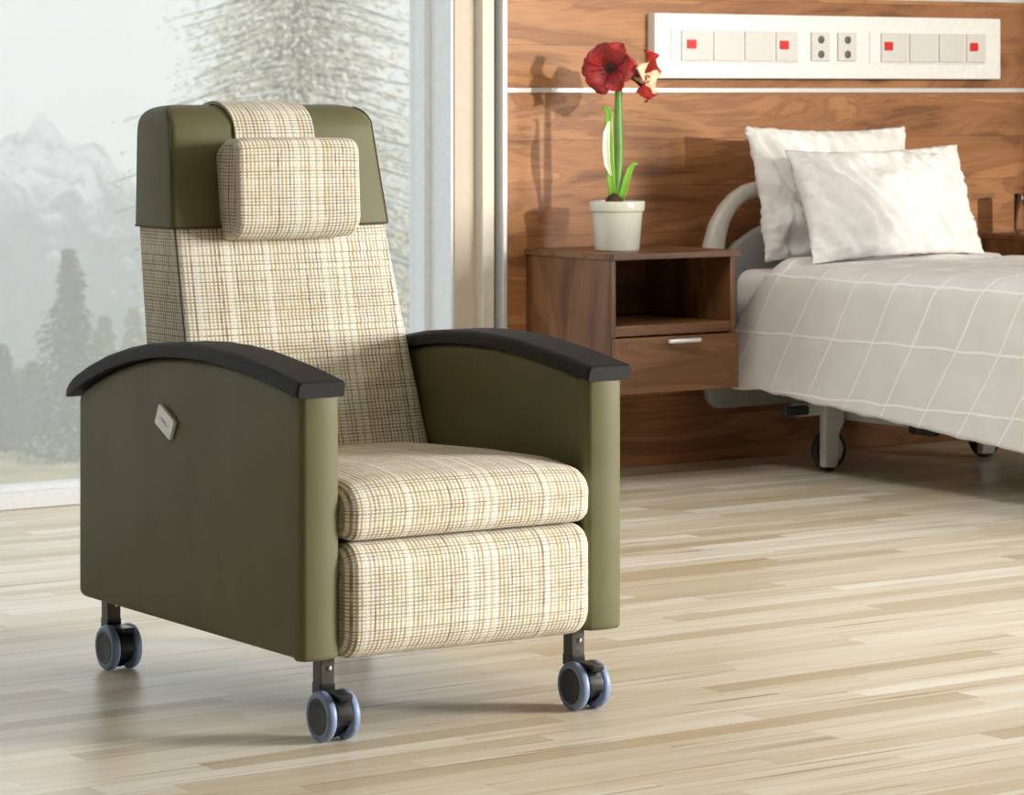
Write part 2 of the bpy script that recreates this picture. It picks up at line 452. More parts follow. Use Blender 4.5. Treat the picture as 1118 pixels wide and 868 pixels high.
def mat_mountain():
    t = NT('snowy_rock'); c = t.coords(); x, y, z = t.sep(c)
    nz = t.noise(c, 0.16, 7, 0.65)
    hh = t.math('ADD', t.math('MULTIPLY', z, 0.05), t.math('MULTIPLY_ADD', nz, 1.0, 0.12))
    hazed_rock = t.ramp(t.noise(c, 0.2, 6, 0.7), [(0.3, srgb(84, 98, 122)), (0.7, srgb(140, 150, 166))])  # rock lightened in its base colour to make up for thin haze
    hazed_forest = t.ramp(t.noise(c, 0.4, 5, 0.7), [(0.3, srgb(96, 112, 130)), (0.7, srgb(136, 148, 156))])  # distance haze put into the forest colour, paler and bluer
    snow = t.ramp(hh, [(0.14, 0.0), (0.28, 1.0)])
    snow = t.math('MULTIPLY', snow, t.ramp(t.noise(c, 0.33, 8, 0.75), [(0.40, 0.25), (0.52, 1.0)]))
    base = t.mix(t.ramp(hh, [(0.0, 0.0), (0.12, 1.0)]), hazed_forest, hazed_rock)
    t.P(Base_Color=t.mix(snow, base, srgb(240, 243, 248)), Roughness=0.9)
    t.bump(t.noise(c, 0.5, 6, 0.7), 0.8, 2.0)
    return t.m
M['mountain'] = mat_mountain()

# ------------------------------------------------------------------ setting
YW = 8.43
def structure(o): return tag(o, kind='structure')
structure(box('floor', (-4.0, 14.0, -2.2, 8.72, -0.12, 0.0), M['floor']))
# walnut clad wall to the right of the window
structure(box('wall_back', (5.878, 11.0, YW, YW + 0.24, 0.0, 3.4), M['walnut_wall']))
structure(box('trim_1', (5.878, 11.0, YW - 0.006, YW + 0.004, 1.216, 1.232), M['alu'], bev=0.002))
structure(box('trim_2', (5.878, 11.0, YW - 0.006, YW + 0.004, 1.534, 1.556), M['alu'], bev=0.002))
structure(box('trim_3', (5.862, 5.878, YW - 0.010, YW + 0.24, 0.0, 3.4), M['alu'], bev=0.002))
structure(box('trim_4', (5.846, 5.862, YW + 0.035, YW + 0.24, 0.0, 3.4), M['dark_gap']))
structure(box('trim_5', (5.800, 5.846, YW + 0.015, YW + 0.22, 0.0, 3.4), M['beige_light'], bev=0.004))
structure(box('wall_pier', (5.722, 5.80, YW + 0.055, YW + 0.24, 0.0, 3.4), M['beige']))
structure(box('wall_left', (-4.2, -4.0, -2.2, 8.7, 0.0, 3.4), M['walnut_h']))
structure(box('wall_right', (10.8, 11.0, -2.2, 8.7, 0.0, 3.4), M['plaster']))
structure(box('ceiling', (-4.2, 11.0, -2.4, 8.8, 3.4, 3.55), M['plaster']))
# window
wf = bmesh.new()
YG = YW + 0.17
add_box(wf, 5.712, 5.724, YW + 0.062, YG + 0.12, 0.0, 3.4, 0.002)
add_box(wf, 5.690, 5.722, YG + 0.01, YG + 0.10, 0.0, 3.4, 0.004)
add_box(wf, -4.0, 5.71, YG, YG + 0.11, 0.0, 0.050, 0.005)
add_box(wf, -4.0, 5.71, YG + 0.03, YG + 0.10, 0.045, 0.066, 0.004)
add_box(wf, -4.0, 5.71, YG, YG + 0.10, 3.25, 3.4, 0.006)
add_box(wf, -4.0, -3.9, YG, YG + 0.10, 0.0, 3.4, 0.006)
add_box(wf, 1.4, 1.5, YG, YG + 0.10, 0.0, 3.4, 0.006)
win = structure(obj('window_1', wf, M['frame'], angle=50, wn_=True))
box('glass_pane', (1.49, 5.70, YG + 0.055, YG + 0.065, 0.06, 3.26), M['pane'], win)
box('glass_pane', (-3.91, 1.41, YG + 0.055, YG + 0.065, 0.06, 3.26), M['pane'], win)
# unseen wall behind the photographer; openings and stepped sill added to shape the sun
wb_ = bmesh.new()
YF = -2.2
for b in ((-4.2, 9.46, 0.0, 2.34), (9.08, 9.24, 2.3, 2.66), (9.22, 9.34, 2.3, 2.56), (9.32, 9.42, 2.3, 2.46), (9.46, 11.0, 0.0, 1.92), (-4.2, 11.0, 3.3, 3.4), (-4.2, 6.5, 2.34, 3.4)):
    add_box(wb_, b[0], b[1], YF - 0.2, YF, b[2], b[3])
structure(obj('wall_front_sun_mask', wb_, M['plaster'], smooth=False))

# ------------------------------------------------------------------ outdoors
def cz(z, xc, h):      # distance along the view, sideways offset, height -> world
    return Vector((z * math.sin(YAW) + xc * math.cos(YAW), z * math.cos(YAW) - xc * math.sin(YAW), h))
def ZX(px, z): return (px - 559.0) / FPX * z
bm = bmesh.new()
NX, NZ = 60, 40
g = [[None] * (NZ + 1) for _ in range(NX + 1)]
for i in range(NX + 1):
    for k in range(NZ + 1):
        z = 30 + 430 * (k / NZ) ** 1.3; xc = -60 - z * 0.35 + (140 + z * 0.6) * i / NX
        h = -15.0 - 0.6 * noise.noise(Vector((z * 0.03, xc * 0.05, 1)))
        if z > 165: h -= (z - 165) * 0.08
        g[i][k] = bm.verts.new(cz(z, xc, h))
for i in range(NX):
    for k in range(NZ): bm.faces.new((g[i][k], g[i + 1][k], g[i + 1][k + 1], g[i][k + 1]))
structure(obj('ground', bm, M['meadow']))
# mountains
bm = bmesh.new(); NX, NZ = 200, 60
g = []
for i in range(NX + 1):
    row = []
    for k in range(NZ + 1):
        t = k / NZ; z = 185 + 115 * t; px = -700 + 1500 * i / NX
        xc = ZX(px, 265) 
        ridge = 1.0 + 0.0 * px
        peak = -5.0 + 2.2 * math.sin(px * 0.012 + 1.9) + 4.5 * noise.fractal(Vector((px * 0.013, 0, 3)), 1.0, 2.0, 5)
        prof = min(1.0, t / 0.78) ** 1.25 if t < 0.78 else 1 - (t - 0.78) * 1.4
        rough = 4.2 * noise.ridged_multi_fractal(Vector((xc * 0.08, z * 0.055, 0)), 0.9, 2.1, 6, 1.0, 2.0) - 5
        h = -20 + (peak + 20) * prof + rough * min(1, t * 3) * (1 - abs(prof - 0.5))
        row.append(bm.verts.new(cz(z, xc, h)))
    g.append(row)
for i in range(NX):
    for k in range(NZ): bm.faces.new((g[i][k], g[i + 1][k], g[i + 1][k + 1], g[i][k + 1]))
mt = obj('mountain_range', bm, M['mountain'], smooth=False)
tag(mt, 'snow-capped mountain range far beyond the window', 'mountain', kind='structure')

def conifer_meshes(seed, H, R, leafsize, whorls, nb, per, mat_, droop=0.25, spread=0.7, z0=0.06):
    rnd = random.Random(seed)
    tb = bmesh.new(); tube(tb, [(0, 0, 0), (0.02 * H * rnd.uniform(-.3, .3), 0, H * 0.5), (0, 0, H)], [H * 0.014, H * 0.009, H * 0.001], 7)
    fb = bmesh.new()
    for w in range(whorls):
        f = z0 + (1 - z0) * (w / whorls) ** 1.05; z = f * H
        rr = R * (1 - f) ** 0.95 * rnd.uniform(0.7, 1.15) + 0.02 * R
        a0 = rnd.uniform(0, 6.28)
        for b in range(nb):
            a = a0 + 2 * PI * b / nb + rnd.uniform(-.3, .3); L = rr * rnd.uniform(0.7, 1.1)
            d = Vector((math.cos(a), math.sin(a), 0)); dr = droop * L * rnd.uniform(.6, 1.3)
            tip = d * L + Vector((0, 0, z - dr))
            # thin limb
            tube(tb, [Vector((0, 0, z)), (Vector((0, 0, z)) + tip) / 2 + Vector((0, 0, dr * .2)), tip], [H * 0.0012, H * 0.0008, H * 0.0004], 3)
            for q in range(per):
                s = ((q + rnd.random()) / per) ** 0.7
                c = Vector((0, 0, z)).lerp(tip, s) + Vector((rnd.gauss(0, 1), rnd.gauss(0, 1), rnd.gauss(-.4, .7))) * leafsize * spread * (0.35 + 0.65 * min(1.0, 1.6 * (1 - f)))
                sz = leafsize * rnd.uniform(.6, 1.3) * (1.1 - 0.3 * s)
                u = (d + Vector((rnd.gauss(0, .5), rnd.gauss(0, .5), rnd.gauss(-.3, .3)))).normalized(); v = u.cross(Vector((rnd.gauss(0, .5), rnd.gauss(0, .5), 1))).normalized()
                vs = [fb.verts.new(c + u * sz * x_ + v * sz * y_) for x_, y_ in ((-1, -.15), (0, -.5), (1.1, 0), (0, .5), (-1, .15))]
                fb.faces.new(vs)
    return tb, fb
def tree(name, label, cat, group, px, z, top_y, wid_px, seed, mat_, base_h=None, **kw):
    """px: image-measured bearing converted to a ground place at distance z"""
    h0 = (-15.3 if z < 166 else -15.3 - (z - 165) * 0.08) if base_h is None else base_h
    top = 1.22 - (top_y - 100.0) / FPX * z; Hh = top - h0; R = wid_px / 2 / FPX * z
    loc = cz(z, ZX(px, z), h0)
    e = empty(name, loc, random.uniform(0, 6)); tag(e, label, cat, group)
    tb, fb = conifer_meshes(seed, Hh, R, mat_=mat_, **kw)
    obj('trunk', tb, M['bark'], e, smooth=False); obj('foliage', fb, mat_, e, smooth=False)
    return e
K = dict(leafsize=0.19, whorls=34, nb=10, per=14, spread=1.3)
tree('spruce_tree', 'tallest dark spruce at the left of the window view', 'tree', None, 76, 146, 268, 150, 1, M['needles'], **K)
for k, (px, z, ty, wd, lab) in enumerate([
        (2, 150, 376, 84, 'dark spruce at the left end of the near tree line'),
        (36, 156, 396, 70, 'narrow dark spruce just left of the tallest spruce')]):
    tree('spruce_tree', lab, 'tree', None, px, z, ty, wd, 20 + k, M['needles'], **K)
for k, (px, z, ty, wd, lab) in enumerate([
        (114, 160, 345, 70, 'yellowing conifer just right of the tallest spruce, beyond the window'),
        (146, 176, 336, 70, 'yellowing conifer nearest the left edge of the chair back'),
        (462, 162, 290, 74, 'conifer between the chair back and the window post'),
        (22, 168, 404, 46, 'small yellowing conifer between the two narrow spruces at far left')]):
    tree('conifer_tree', lab, 'tree', None, px, z, ty, wd, 40 + k, M['mixed'], **K)
tree('larch_tree', 'tall pale larch filling the window view behind the chair', 'tree', None, 325, 96, -620, 560, 3, M['larch'], leafsize=0.115, whorls=120, nb=9, per=60, droop=0.22, spread=4.2)
tree('larch_tree', 'smaller pale larch partly hidden by the window post', 'tree', None, 492, 128, 30, 250, 4, M['larch'], leafsize=0.14, whorls=56, nb=9, per=26, droop=0.2, spread=3.0)

# haze over the valley
hz = bmesh.new()
c0 = [cz(z, x_, h) for z in (22, 640) for x_ in (-260, 170) for h in (-70, 45)]
vs = [hz.verts.new(c) for c in c0]
for f in ((0, 1, 3, 2), (4, 6, 7, 5), (0, 4, 5, 1), (2, 3, 7, 6), (0, 2, 6, 4), (1, 5, 7, 3)): hz.faces.new([vs[i] for i in f])
hm = bpy.data.materials.new('valley_haze'); hm.use_nodes = True; ht = hm.node_tree; ht.nodes.clear()
ho = ht.nodes.new('ShaderNodeOutputMaterial'); hs = ht.nodes.new('ShaderNodeVolumeScatter')
hs.inputs['Color'].default_value = (1, 1, 1, 1); hs.inputs['Density'].default_value = 0.0046; hs.inputs['Anisotropy'].default_value = 0.0
ht.links.new(hs.outputs[0], ho.inputs['Volume'])
ho_ = obj('valley_haze', hz, hm, smooth=False); tag(ho_, kind='stuff', label='pale haze lying over the valley outside', cat='haze')

# ------------------------------------------------------------------ recliner (local axes: u across, v to the back, w up)
CX_, CY_, CYAW = 3.1538, 5.1936, -0.0314
CW, CT, CD, CB = 0.7309, 0.084, 0.958, 0.155
chair = empty('recliner_chair', (CX_, CY_, 0), CYAW)
tag(chair, 'olive green medical recliner chair with cream and tan plaid cushions on blue-grey casters', 'recliner')

ARC = [(0.971, 0.574), (0.92, 0.597), (0.866, 0.618), (0.78, 0.645), (0.681, 0.667), (0.60, 0.680), (0.521, 0.687), (0.43, 0.691), (0.334, 0.690), (0.25, 0.685), (0.171, 0.676), (0.09, 0.665), (0.0, 0.650)]
def arc_w(v):
    for (a, wa), (b, wb2) in zip(ARC, ARC[1:]):
        if b <= v <= a: return wa + (wb2 - wa) * (v - a) / (b - a)
    return ARC[0][1] if v > ARC[0][0] else ARC[-1][1]
def side_panel(mir):
    prof = [(0.016, CB)] + [(CD, CB)] + [(CD, arc_w(CD) + 0.004)] + [(v, w + 0.004) for v, w in ARC if 0.02 < v < CD - 0.01] + [(0.016, arc_w(0.016) + 0.004)]
    # round the foremost top corner and bottom corners
    prof = rpoly(prof, [0.012, 0.02, 0.03] + [0.0] * (len(prof) - 4) + [0.035], 5)
    prof = resample(prof, 0.035)
    bm = bmesh.new()
    puff(bm, prof, 0.003, CT - 0.002, 0.018, 0, n=7, bulge=0.007, mid=2, capsteps=(0.96, 0.9, 0.8, 0.6, 0.35, 0.15))
    if mir:
        for v in bm.verts: v.co.x = CW - v.co.x
    return obj('side_panel', bm, M['vinyl'], chair, angle=60)
side_panel(False); side_panel(True)
def front_panel(mir):
    # plan outline (u, v): slightly domed face with rounded vertical edges
    face = [(CT * k / 14, -0.003 - 0.008 * (1 - (2 * k / 14 - 1) ** 2) + (0.006 if k in (0, 14) else 0)) for k in range(15)]
    prof = [(x, y) for x, y in face] + [(CT, 0.024), (CT * .5, 0.024), (0.0, 0.024)]
    bm = bmesh.new(); puff(bm, prof, CB, 0.655, 0.010, 2, n=5, mid=10, capsteps=(0.9, 0.6, 0.3))
    if mir:
        for v in bm.verts: v.co.x = CW - v.co.x
    return obj('front_panel', bm, M['vinyl'], chair, angle=60)
front_panel(False); front_panel(True)
def arm_cap(mir):
    bm = bmesh.new(); rings = []
    path = [(0.985, 0.572)] + ARC[:-1] + [(0.0, 0.650), (-0.014, 0.647)]
    # densify
    P2 = []
    for a, b in zip(path, path[1:]):
        for k in range(3): P2.append((a[0] + (b[0] - a[0]) * k / 3, a[1] + (b[1] - a[1]) * k / 3))
    P2.append(path[-1])
    u0, u1 = -0.014, CT + 0.006
    for i, (v, w) in enumerate(P2):
        a = P2[max(0, i - 1)]; b = P2[min(len(P2) - 1, i + 1)]
        t = Vector((b[0] - a[0], b[1] - a[1])).normalized(); nrm = Vector((t.y, -t.x))
        if nrm.y < 0: nrm = -nrm
        th = 0.032
        end = min((0.985 - v) / 0.05, 1.0); th = 0.016 + 0.016 * max(0.0, end) ** 0.5
        e2 = min(i, 4) / 4.0; ins = 0.004 * (1 - e2)
        if i >= len(P2) - 2: ins = 0.003 * (i - len(P2) + 2); th -= 0.002 * (i - len(P2) + 2)
        sec = rpoly([(u0 + ins, 0.002), (u1 - ins, 0.002), (u1 - ins, th), (u0 + ins, th)], [0.003, 0.003, 0.010, 0.009], 4)
        rings.append([bm.verts.new((x, v + nrm.x * y, w + nrm.y * y)) for x, y in sec])
    for A, B in zip(rings, rings[1:]):
        n = len(A)
        for k in range(n): bm.faces.new((A[k], A[(k + 1) % n], B[(k + 1) % n], B[k]))
    bm.faces.new(rings[0][::-1]); bm.faces.new(rings[-1])
    if mir:
        for v in bm.verts: v.co.x = CW - v.co.x
    return obj('arm_cap', bm, M['pad'], chair, angle=35, wn_=True)
arm_cap(False); arm_cap(True)

# seat cushion
prof = rpoly([(-0.028, 0.374), (0.62, 0.374), (0.60, 0.484), (0.32, 0.499), (0.10, 0.503), (-0.034, 0.485)], [0.030, 0.02, 0.02, 0.2, 0.12, 0.065], 9)
prof = resample(prof, 0.03)
def seat_def(c):
    q = (c.x - CW / 2) / 0.28
    k = max(0.0, 1 - abs(q) ** 4)
    top = max(0.0, (c.z - 0.43) / 0.07)
    return Vector((c.x, c.y - 0.010 * k * max(0, 1 - abs(c.z - 0.43) / 0.06) * (1 if c.y < 0.1 else 0), c.z - 0.016 * (1 - k) * top))
bm = bmesh.new(); puff(bm, prof, CT + 0.004, CW - CT - 0.004, 0.026, 0, n=6, mid=14, deform=seat_def)
obj('seat_cushion', bm, M['plaid'], chair, angle=70)
# leg rest pad
prof = rpoly([(-0.030, 0.150), (0.09, 0.150), (0.09, 0.368), (-0.030, 0.372)], [0.055, 0.03, 0.02, 0.045], 9)
prof = resample(prof, 0.025)
def leg_def(c):
    q = (c.x - CW / 2) / 0.28; k = max(0.0, 1 - abs(q) ** 4)
    return Vector((c.x, c.y - 0.012 * k * max(0, 1 - ((c.z - 0.26) / 0.11) ** 2) * (1 if c.y < 0.05 else 0), c.z))
bm = bmesh.new(); puff(bm, prof, CT + 0.004, CW - CT - 0.004, 0.026, 0, n=6, mid=14, deform=leg_def)
obj('leg_rest', bm, M['plaid'], chair, angle=70)
# hidden base frame under the seat
box('base_frame', (CT, CW - CT, 0.10, 0.90, 0.17, 0.36), M['black'], chair, 0.004)

# backrest: loft of cross sections across u for heights w
def back_front(w):
    pts = [(0.36, 0.535), (0.476, 0.572), (0.697, 0.648), (0.938, 0.721), (1.154, 0.764), (1.2, 0.772)]
    for (a, va), (b, vb) in zip(pts, pts[1:]):
        if w <= b: return va + (vb - va) * (w - a) / (b - a)
    return pts[-1][1]
def back_rear(w):
    pts = [(0.36, 0.72), (0.688, 0.834), (0.936, 0.892), (1.123, 0.914), (1.2, 0.918)]
    for (a, va), (b, vb) in zip(pts, pts[1:]):
        if w <= b: return va + (vb - va) * (w - a) / (b - a)
    return pts[-1][1]
def back_hw(w):
    pts = [(0.36, 0.277), (0.476, 0.277), (0.697, 0.268), (0.938, 0.2565), (1.154, 0.240), (1.2, 0.236)]
    for (a, va), (b, vb) in zip(pts, pts[1:]):
        if w <= b: return va + (vb - va) * (w - a) / (b - a)
    return pts[-1][1]
def loft_back(name, w0, w1, grow, mat_, top_round=0.0, crown=0.012, rc=0.012):
    bm = bmesh.new(); uvl = bm.loops.layers.uv.verify(); rings = []
    hs = []
    n = 26
    if top_round > 0:
        wt = w1 - top_round
        for k in range(n): hs.append((w0 + (wt - w0) * k / n, 0.0))
        for k in range(11):
            th = k / 10 * PI / 2; hs.append((wt + top_round * math.sin(th), (1 - math.cos(th))))
    else:
        for k in range(n + 1): hs.append((w0 + (w1 - w0) * k / n, 0.0))
    for w, c in hs:
        f = back_front(w) - grow; r = back_rear(w) + grow; hw = back_hw(w) + grow
        if c > 0:
            mid = (f + r) / 2; f = mid + (f - mid) * (1 - c * 0.99); r = mid + (r - mid) * (1 - c * 0.99)
            hw -= 0.055 * c * c
        rr = min(rc, (r - f) / 2 * 0.9)
        x0, x1 = CW / 2 - hw, CW / 2 + hw
        sec = []
        NF = 16
        def corner(cx, cy, a0):
            for k in range(5):
                a = a0 + k / 4 * PI / 2; sec.append((cx + rr * math.cos(a), cy + rr * math.sin(a)))
        corner(x0 + rr, f + rr, PI)
        for k in range(1, NF):
            q = k / NF * 2 - 1; sec.append((x0 + rr + (x1 - x0 - 2 * rr) * k / NF, f - crown * (1 - q * q) ** 0.5 * (1 - c)))
        corner(x1 - rr, f + rr, 1.5 * PI)
        corner(x1 - rr, r - rr, 0)
        for k in range(1, 6): sec.append((x1 - rr - (x1 - x0 - 2 * rr) * k / 6, r))
        corner(x0 + rr, r - rr, PI / 2)
        rings.append(([bm.verts.new((x, y, w)) for x, y in sec], sec, w))
    for (A, sa, wa), (B, sb, wb2) in zip(rings, rings[1:]):
        n2 = len(A); arc = [0.0]
        for k in range(n2): arc.append(arc[-1] + (Vector(sa[(k + 1) % n2]) - Vector(sa[k])).length)
        for k in range(n2):
            j = (k + 1) % n2
            f = bm.faces.new((A[k], A[j], B[j], B[k]))
            for l, (q, ww, sx) in zip(f.loops, ((k, wa, sa), (k + 1, wa, sa), (k + 1, wb2, sb), (k, wb2, sb))):
                p = sx[q % n2]; 
                side = abs(p[0] - CW / 2) > back_hw(ww) + grow - 0.012
                l[uvl].uv = (arc[q], ww * 1.03)
    bm.faces.new(rings[0][0][::-1]); bm.faces.new(rings[-1][0])
    return obj(name, bm, mat_, chair, angle=50)
loft_back('backrest', 0.37, 1.15, 0.0, M['plaid'], rc=0.018)
# welt cord along the front side edges of the lower back
for s in (-1,):
    bm = bmesh.new()
    tube(bm, [(CW / 2 + s * (back_hw(w) - 0.0045), back_front(w) + 0.0045, w) for w in [0.40 + 0.05 * k for k in range(11)] + [0.938]], 0.0022, 6)
    obj('welt_cord', bm, M['piping'], chair)
hc = loft_back('head_cover', 0.938, 1.192, 0.0055, M['vinyl'], top_round=0.05, crown=0.012, rc=0.016)
bm = bmesh.new()   # hem of the head cover
w = 0.938; f = back_front(w) - 0.0055; r = back_rear(w) + 0.0055; hw = back_hw(w) + 0.0055
loop = rpoly([(CW / 2 - hw, f), (CW / 2 + hw, f), (CW / 2 + hw, r), (CW / 2 - hw, r)], 0.016, 5)
loop = resample(loop, 0.03)
def crn(x, y):
    q = (x - CW / 2) / hw
    return y - (0.012 * max(0, 1 - q * q) ** 0.5 if y < f + 0.008 and abs(q) < 0.93 else 0)
pts = [(x, crn(x, y), w) for x, y in loop]; tube(bm, pts + [pts[0]], 0.0022, 6, cap=False)
obj('hem_piping', bm, M['piping'], hc)
for s in (-1, 1):   # seam down the front edge of the head cover side
    bm = bmesh.new(); pp = []
    for k in range(14):
        w = 0.94 + (1.142 - 0.94) * k / 13; pp.append((CW / 2 + s * (back_hw(w) + 0.0035), back_front(w) + 0.001, w))
    for k in range(1, 8):
        th = k / 10 * PI / 2; w = 1.142 + 0.05 * math.sin(th); c = 1 - math.cos(th)
        f = back_front(w) - .0055; r = back_rear(w) + .0055; m_ = (f + r) / 2
        pp.append((CW / 2 + s * (back_hw(w) + 0.0055 - 0.002 - 0.055 * c * c), m_ + (f - m_) * (1 - c * .99) + 0.004, w))
    tube(bm, pp, 0.0017, 6)
    obj('side_seam', bm, M['piping'], hc)

# head pillow and the strap that holds it
def hp_def(c):
    q = (c.x - 0.348) / 0.16; k = 1 - abs(q) ** 3
    m_ = 1.018
    return Vector((c.x, c.y, m_ + (c.z - m_) * (0.965 + 0.035 * max(0, k))))
prof = rpoly([(0.628, 0.913), (0.726, 0.908), (0.742, 1.095), (0.700, 1.124), (0.640, 1.124)], [0.062, 0.03, 0.03, 0.045, 0.058], 9)
prof = resample(prof, 0.02)
bm = bmesh.new(); puff(bm, prof, 0.214, 0.508, 0.013, 0, n=6, mid=12, bulge=0.008, sq=0.9, deform=hp_def)
obj('head_pillow', bm, M['plaid'], chair, angle=70)
bm = bmesh.new(); uvl = bm.loops.layers.uv.verify()
path = []
for w in (1.04, 1.07, 1.10, 1.13, 1.142): path.append((back_front(w) - 0.022, w))
for k in range(1, 20):
    th = k / 19 * PI
    m_ = (back_front(1.16) + back_rear(1.16)) / 2; hd = (back_rear(1.16) - back_front(1.16)) / 2 + 0.013
    path.append((m_ - (hd + 0.009 * max(0, math.cos(th))) * math.cos(th), 1.142 + 0.058 * math.sin(th)))
for w in (1.12, 1.06, 1.0, 0.97): path.append((back_rear(w) + 0.011, w))
n = len(path); al = [0.0]
for a, b in zip(path, path[1:]): al.append(al[-1] + math.hypot(a[0] - b[0], a[1] - b[1]))
US = [0.262 + (0.452 - 0.262) * k / 6 for k in range(7)]
top = [[bm.verts.new((u, v, w)) for u in US] for v, w in path]
cvx, cwx = 0.83, 1.05
bot = []
for (v, w) in path:
    d = Vector((cvx - v, 1.06 - w)); d.normalize(); bot.append([bm.verts.new((u, v + d.x * 0.006, w + d.y * 0.006)) for u in US])
def q4(vs, uvs):
    f = bm.faces.new(vs)
    for l, t_ in zip(f.loops, uvs): l[uvl].uv = t_
for i in range(n - 1):
    for k in range(6):
        uu = ((US[k], al[i]), (US[k + 1], al[i]), (US[k + 1], al[i + 1]), (US[k], al[i + 1]))
        q4((top[i][k], top[i][k + 1], top[i + 1][k + 1], top[i + 1][k]), uu)
        q4((bot[i][k], bot[i][k + 1], bot[i + 1][k + 1], bot[i + 1][k]), uu)
    for k in (0, 6):
        q4((top[i][k], top[i + 1][k], bot[i + 1][k], bot[i][k]), ((US[k], al[i]), (US[k], al[i + 1]), (US[k] + .005, al[i + 1]), (US[k] + .005, al[i])))
for i in (0, n - 1):
    for k in range(6): q4((top[i][k], top[i][k + 1], bot[i][k + 1], bot[i][k]), ((US[k], 0), (US[k + 1], 0), (US[k + 1], .005), (US[k], .005)))
obj('pillow_strap', bm, M['plaid'], chair, angle=60)

# plaque on the left side panel
PQ = [(0.555, 0.595), (0.489, 0.564), (0.509, 0.524), (0.575, 0.555)]
bm = bmesh.new(); puff(bm, rpoly(PQ, 0.004, 4), -0.0105, -0.003, 0.001, 0, n=2, mid=1, capsteps=(0.9, 0.5))
plq = obj('name_plaque', bm, M['plaque'], chair, angle=50); plq['label'] = 'small white metal diamond plaque'
bm = bmesh.new()
cv = (0.532, 0.5595)
dv = Vector((-0.030, -0.0145)).normalized(); up = Vector((-dv.y, dv.x)); up = up if up.y > 0 else -up
for k in range(5):   # tiny embossed characters of the maker's mark
    c = Vector(cv) + dv * (k - 2) * 0.0088
    def bar(x0, y0, x1, y1, wd=0.0012):
        a = c + dv * x0 + up * y0; b = c + dv * x1 + up * y1
        t = (b - a).normalized(); nn = Vector((-t.y, t.x)) * wd / 2
        vs = [bm.verts.new((-0.0112, p.x, p.y)) for p in (a + nn, b + nn, b - nn, a - nn)]
        vs2 = [bm.verts.new((-0.0103, p.x, p.y)) for p in (a + nn, b + nn, b - nn, a - nn)]
        bm.faces.new(vs); bm.faces.new(vs2)
        for i in range(4): bm.faces.new((vs[i], vs[(i + 1) % 4], vs2[(i + 1) % 4], vs2[i]))
    if k in (0, 4):
        bar(-0.0012, 0, 0.0012, 0, 0.0022)
    elif k == 1: bar(-.002, .003, .002, .003); bar(.002, .003, -.002, -.003); bar(-.002, -.003, .002, -.003)
    elif k == 2: bar(-.002, -.003, -.002, .003); bar(-.002, .003, .002, .003); bar(.002, .003, .002, -.003)
    else: bar(-.002, .003, -.002, -.003); bar(-.002, -.003, .002, -.003)
obj('emblem', bm, M['ink'], plq, smooth=False)

# casters
def caster(u, v, turn=0.0, trail=-1):
    """u, v of the stem; the wheels trail towards the front (v-)"""
    bm = bmesh.new()
    add_box(bm, -0.0155, 0.0155, -0.0155, 0.0155, 0.098, 0.175, 0.002)
    st = obj('caster', bm, M['steel_dark'], chair, angle=50, loc=(u, v, 0), rot=(0, 0, turn), wn_=True)
    bm = bmesh.new(); add_box(bm, -0.0165, 0.0165, -0.0165, 0.0165, 0.082, 0.104, 0.002)
    obj('socket', bm, M['black'], st, angle=50, wn_=True)
    bm = bmesh.new(); lathe(bm, [(0.0, 0.0), (0.0045, 0.0), (0.004, 0.0025), (0.002, 0.0035), (0, 0.0036)], 14, Matrix.Translation((0.003, -0.0155, 0.132)) @ Matrix.Rotation(PI / 2, 4, 'X'))
    obj('bolt', bm, M['chrome'], st)
    cy = trail * 0.036; R = 0.0475
    # hood between the wheels: arc sector + brake tab
    bm = bmesh.new()
    pr = [(cy + 0.0462 * math.cos(a), 0.0475 + 0.0462 * math.sin(a)) for a in [math.radians(-75 + 10 * k) for k in range(27)]]
    puff(bm, pr, -0.0165, 0.0165, 0.002, 0, n=2, mid=1, capsteps=(0.9, 0.5))
    add_box(bm, -0.014, 0.014, cy + trail * 0.052, cy + 0.01, 0.082, 0.094, 0.003)
    add_box(bm, -0.012, 0.012, -0.016 + 0.0, 0.014, 0.05, 0.086, 0.003)
    obj('hood', bm, M['black'], st, angle=45, wn_=True)
    for s in (-1, 1):
        Mx = Matrix.Translation((0, cy, 0.0475)) @ Matrix.Rotation(s * PI / 2, 4, 'Y')
        bm = bmesh.new()
        lathe(bm, [(0.034, 0.0165), (0.0440, 0.0165), (0.0468, 0.0190), (0.0475, 0.0235), (0.0472, 0.0285), (0.0450, 0.0330), (0.0400, 0.0352), (0.0350, 0.0345), (0.0345, 0.030), (0.034, 0.0165)], 40, Mx)
        wh = obj('wheel', bm, M['tyre'], st, angle=45)
        bm = bmesh.new()
        lathe(bm, [(0.0, 0.018), (0.0345, 0.018), (0.0348, 0.0335), (0.032, 0.0350), (0.028, 0.0342), (0.0, 0.0340)], 36, Mx)
        hb = obj('hub_cap', bm, M['hubcap'], st, angle=30)
    return st
DU = CT / 2 + 0.0374
caster(DU, 0.049); caster(CW - DU, 0.049); caster(DU, 0.953); caster(CW - DU, 0.953)

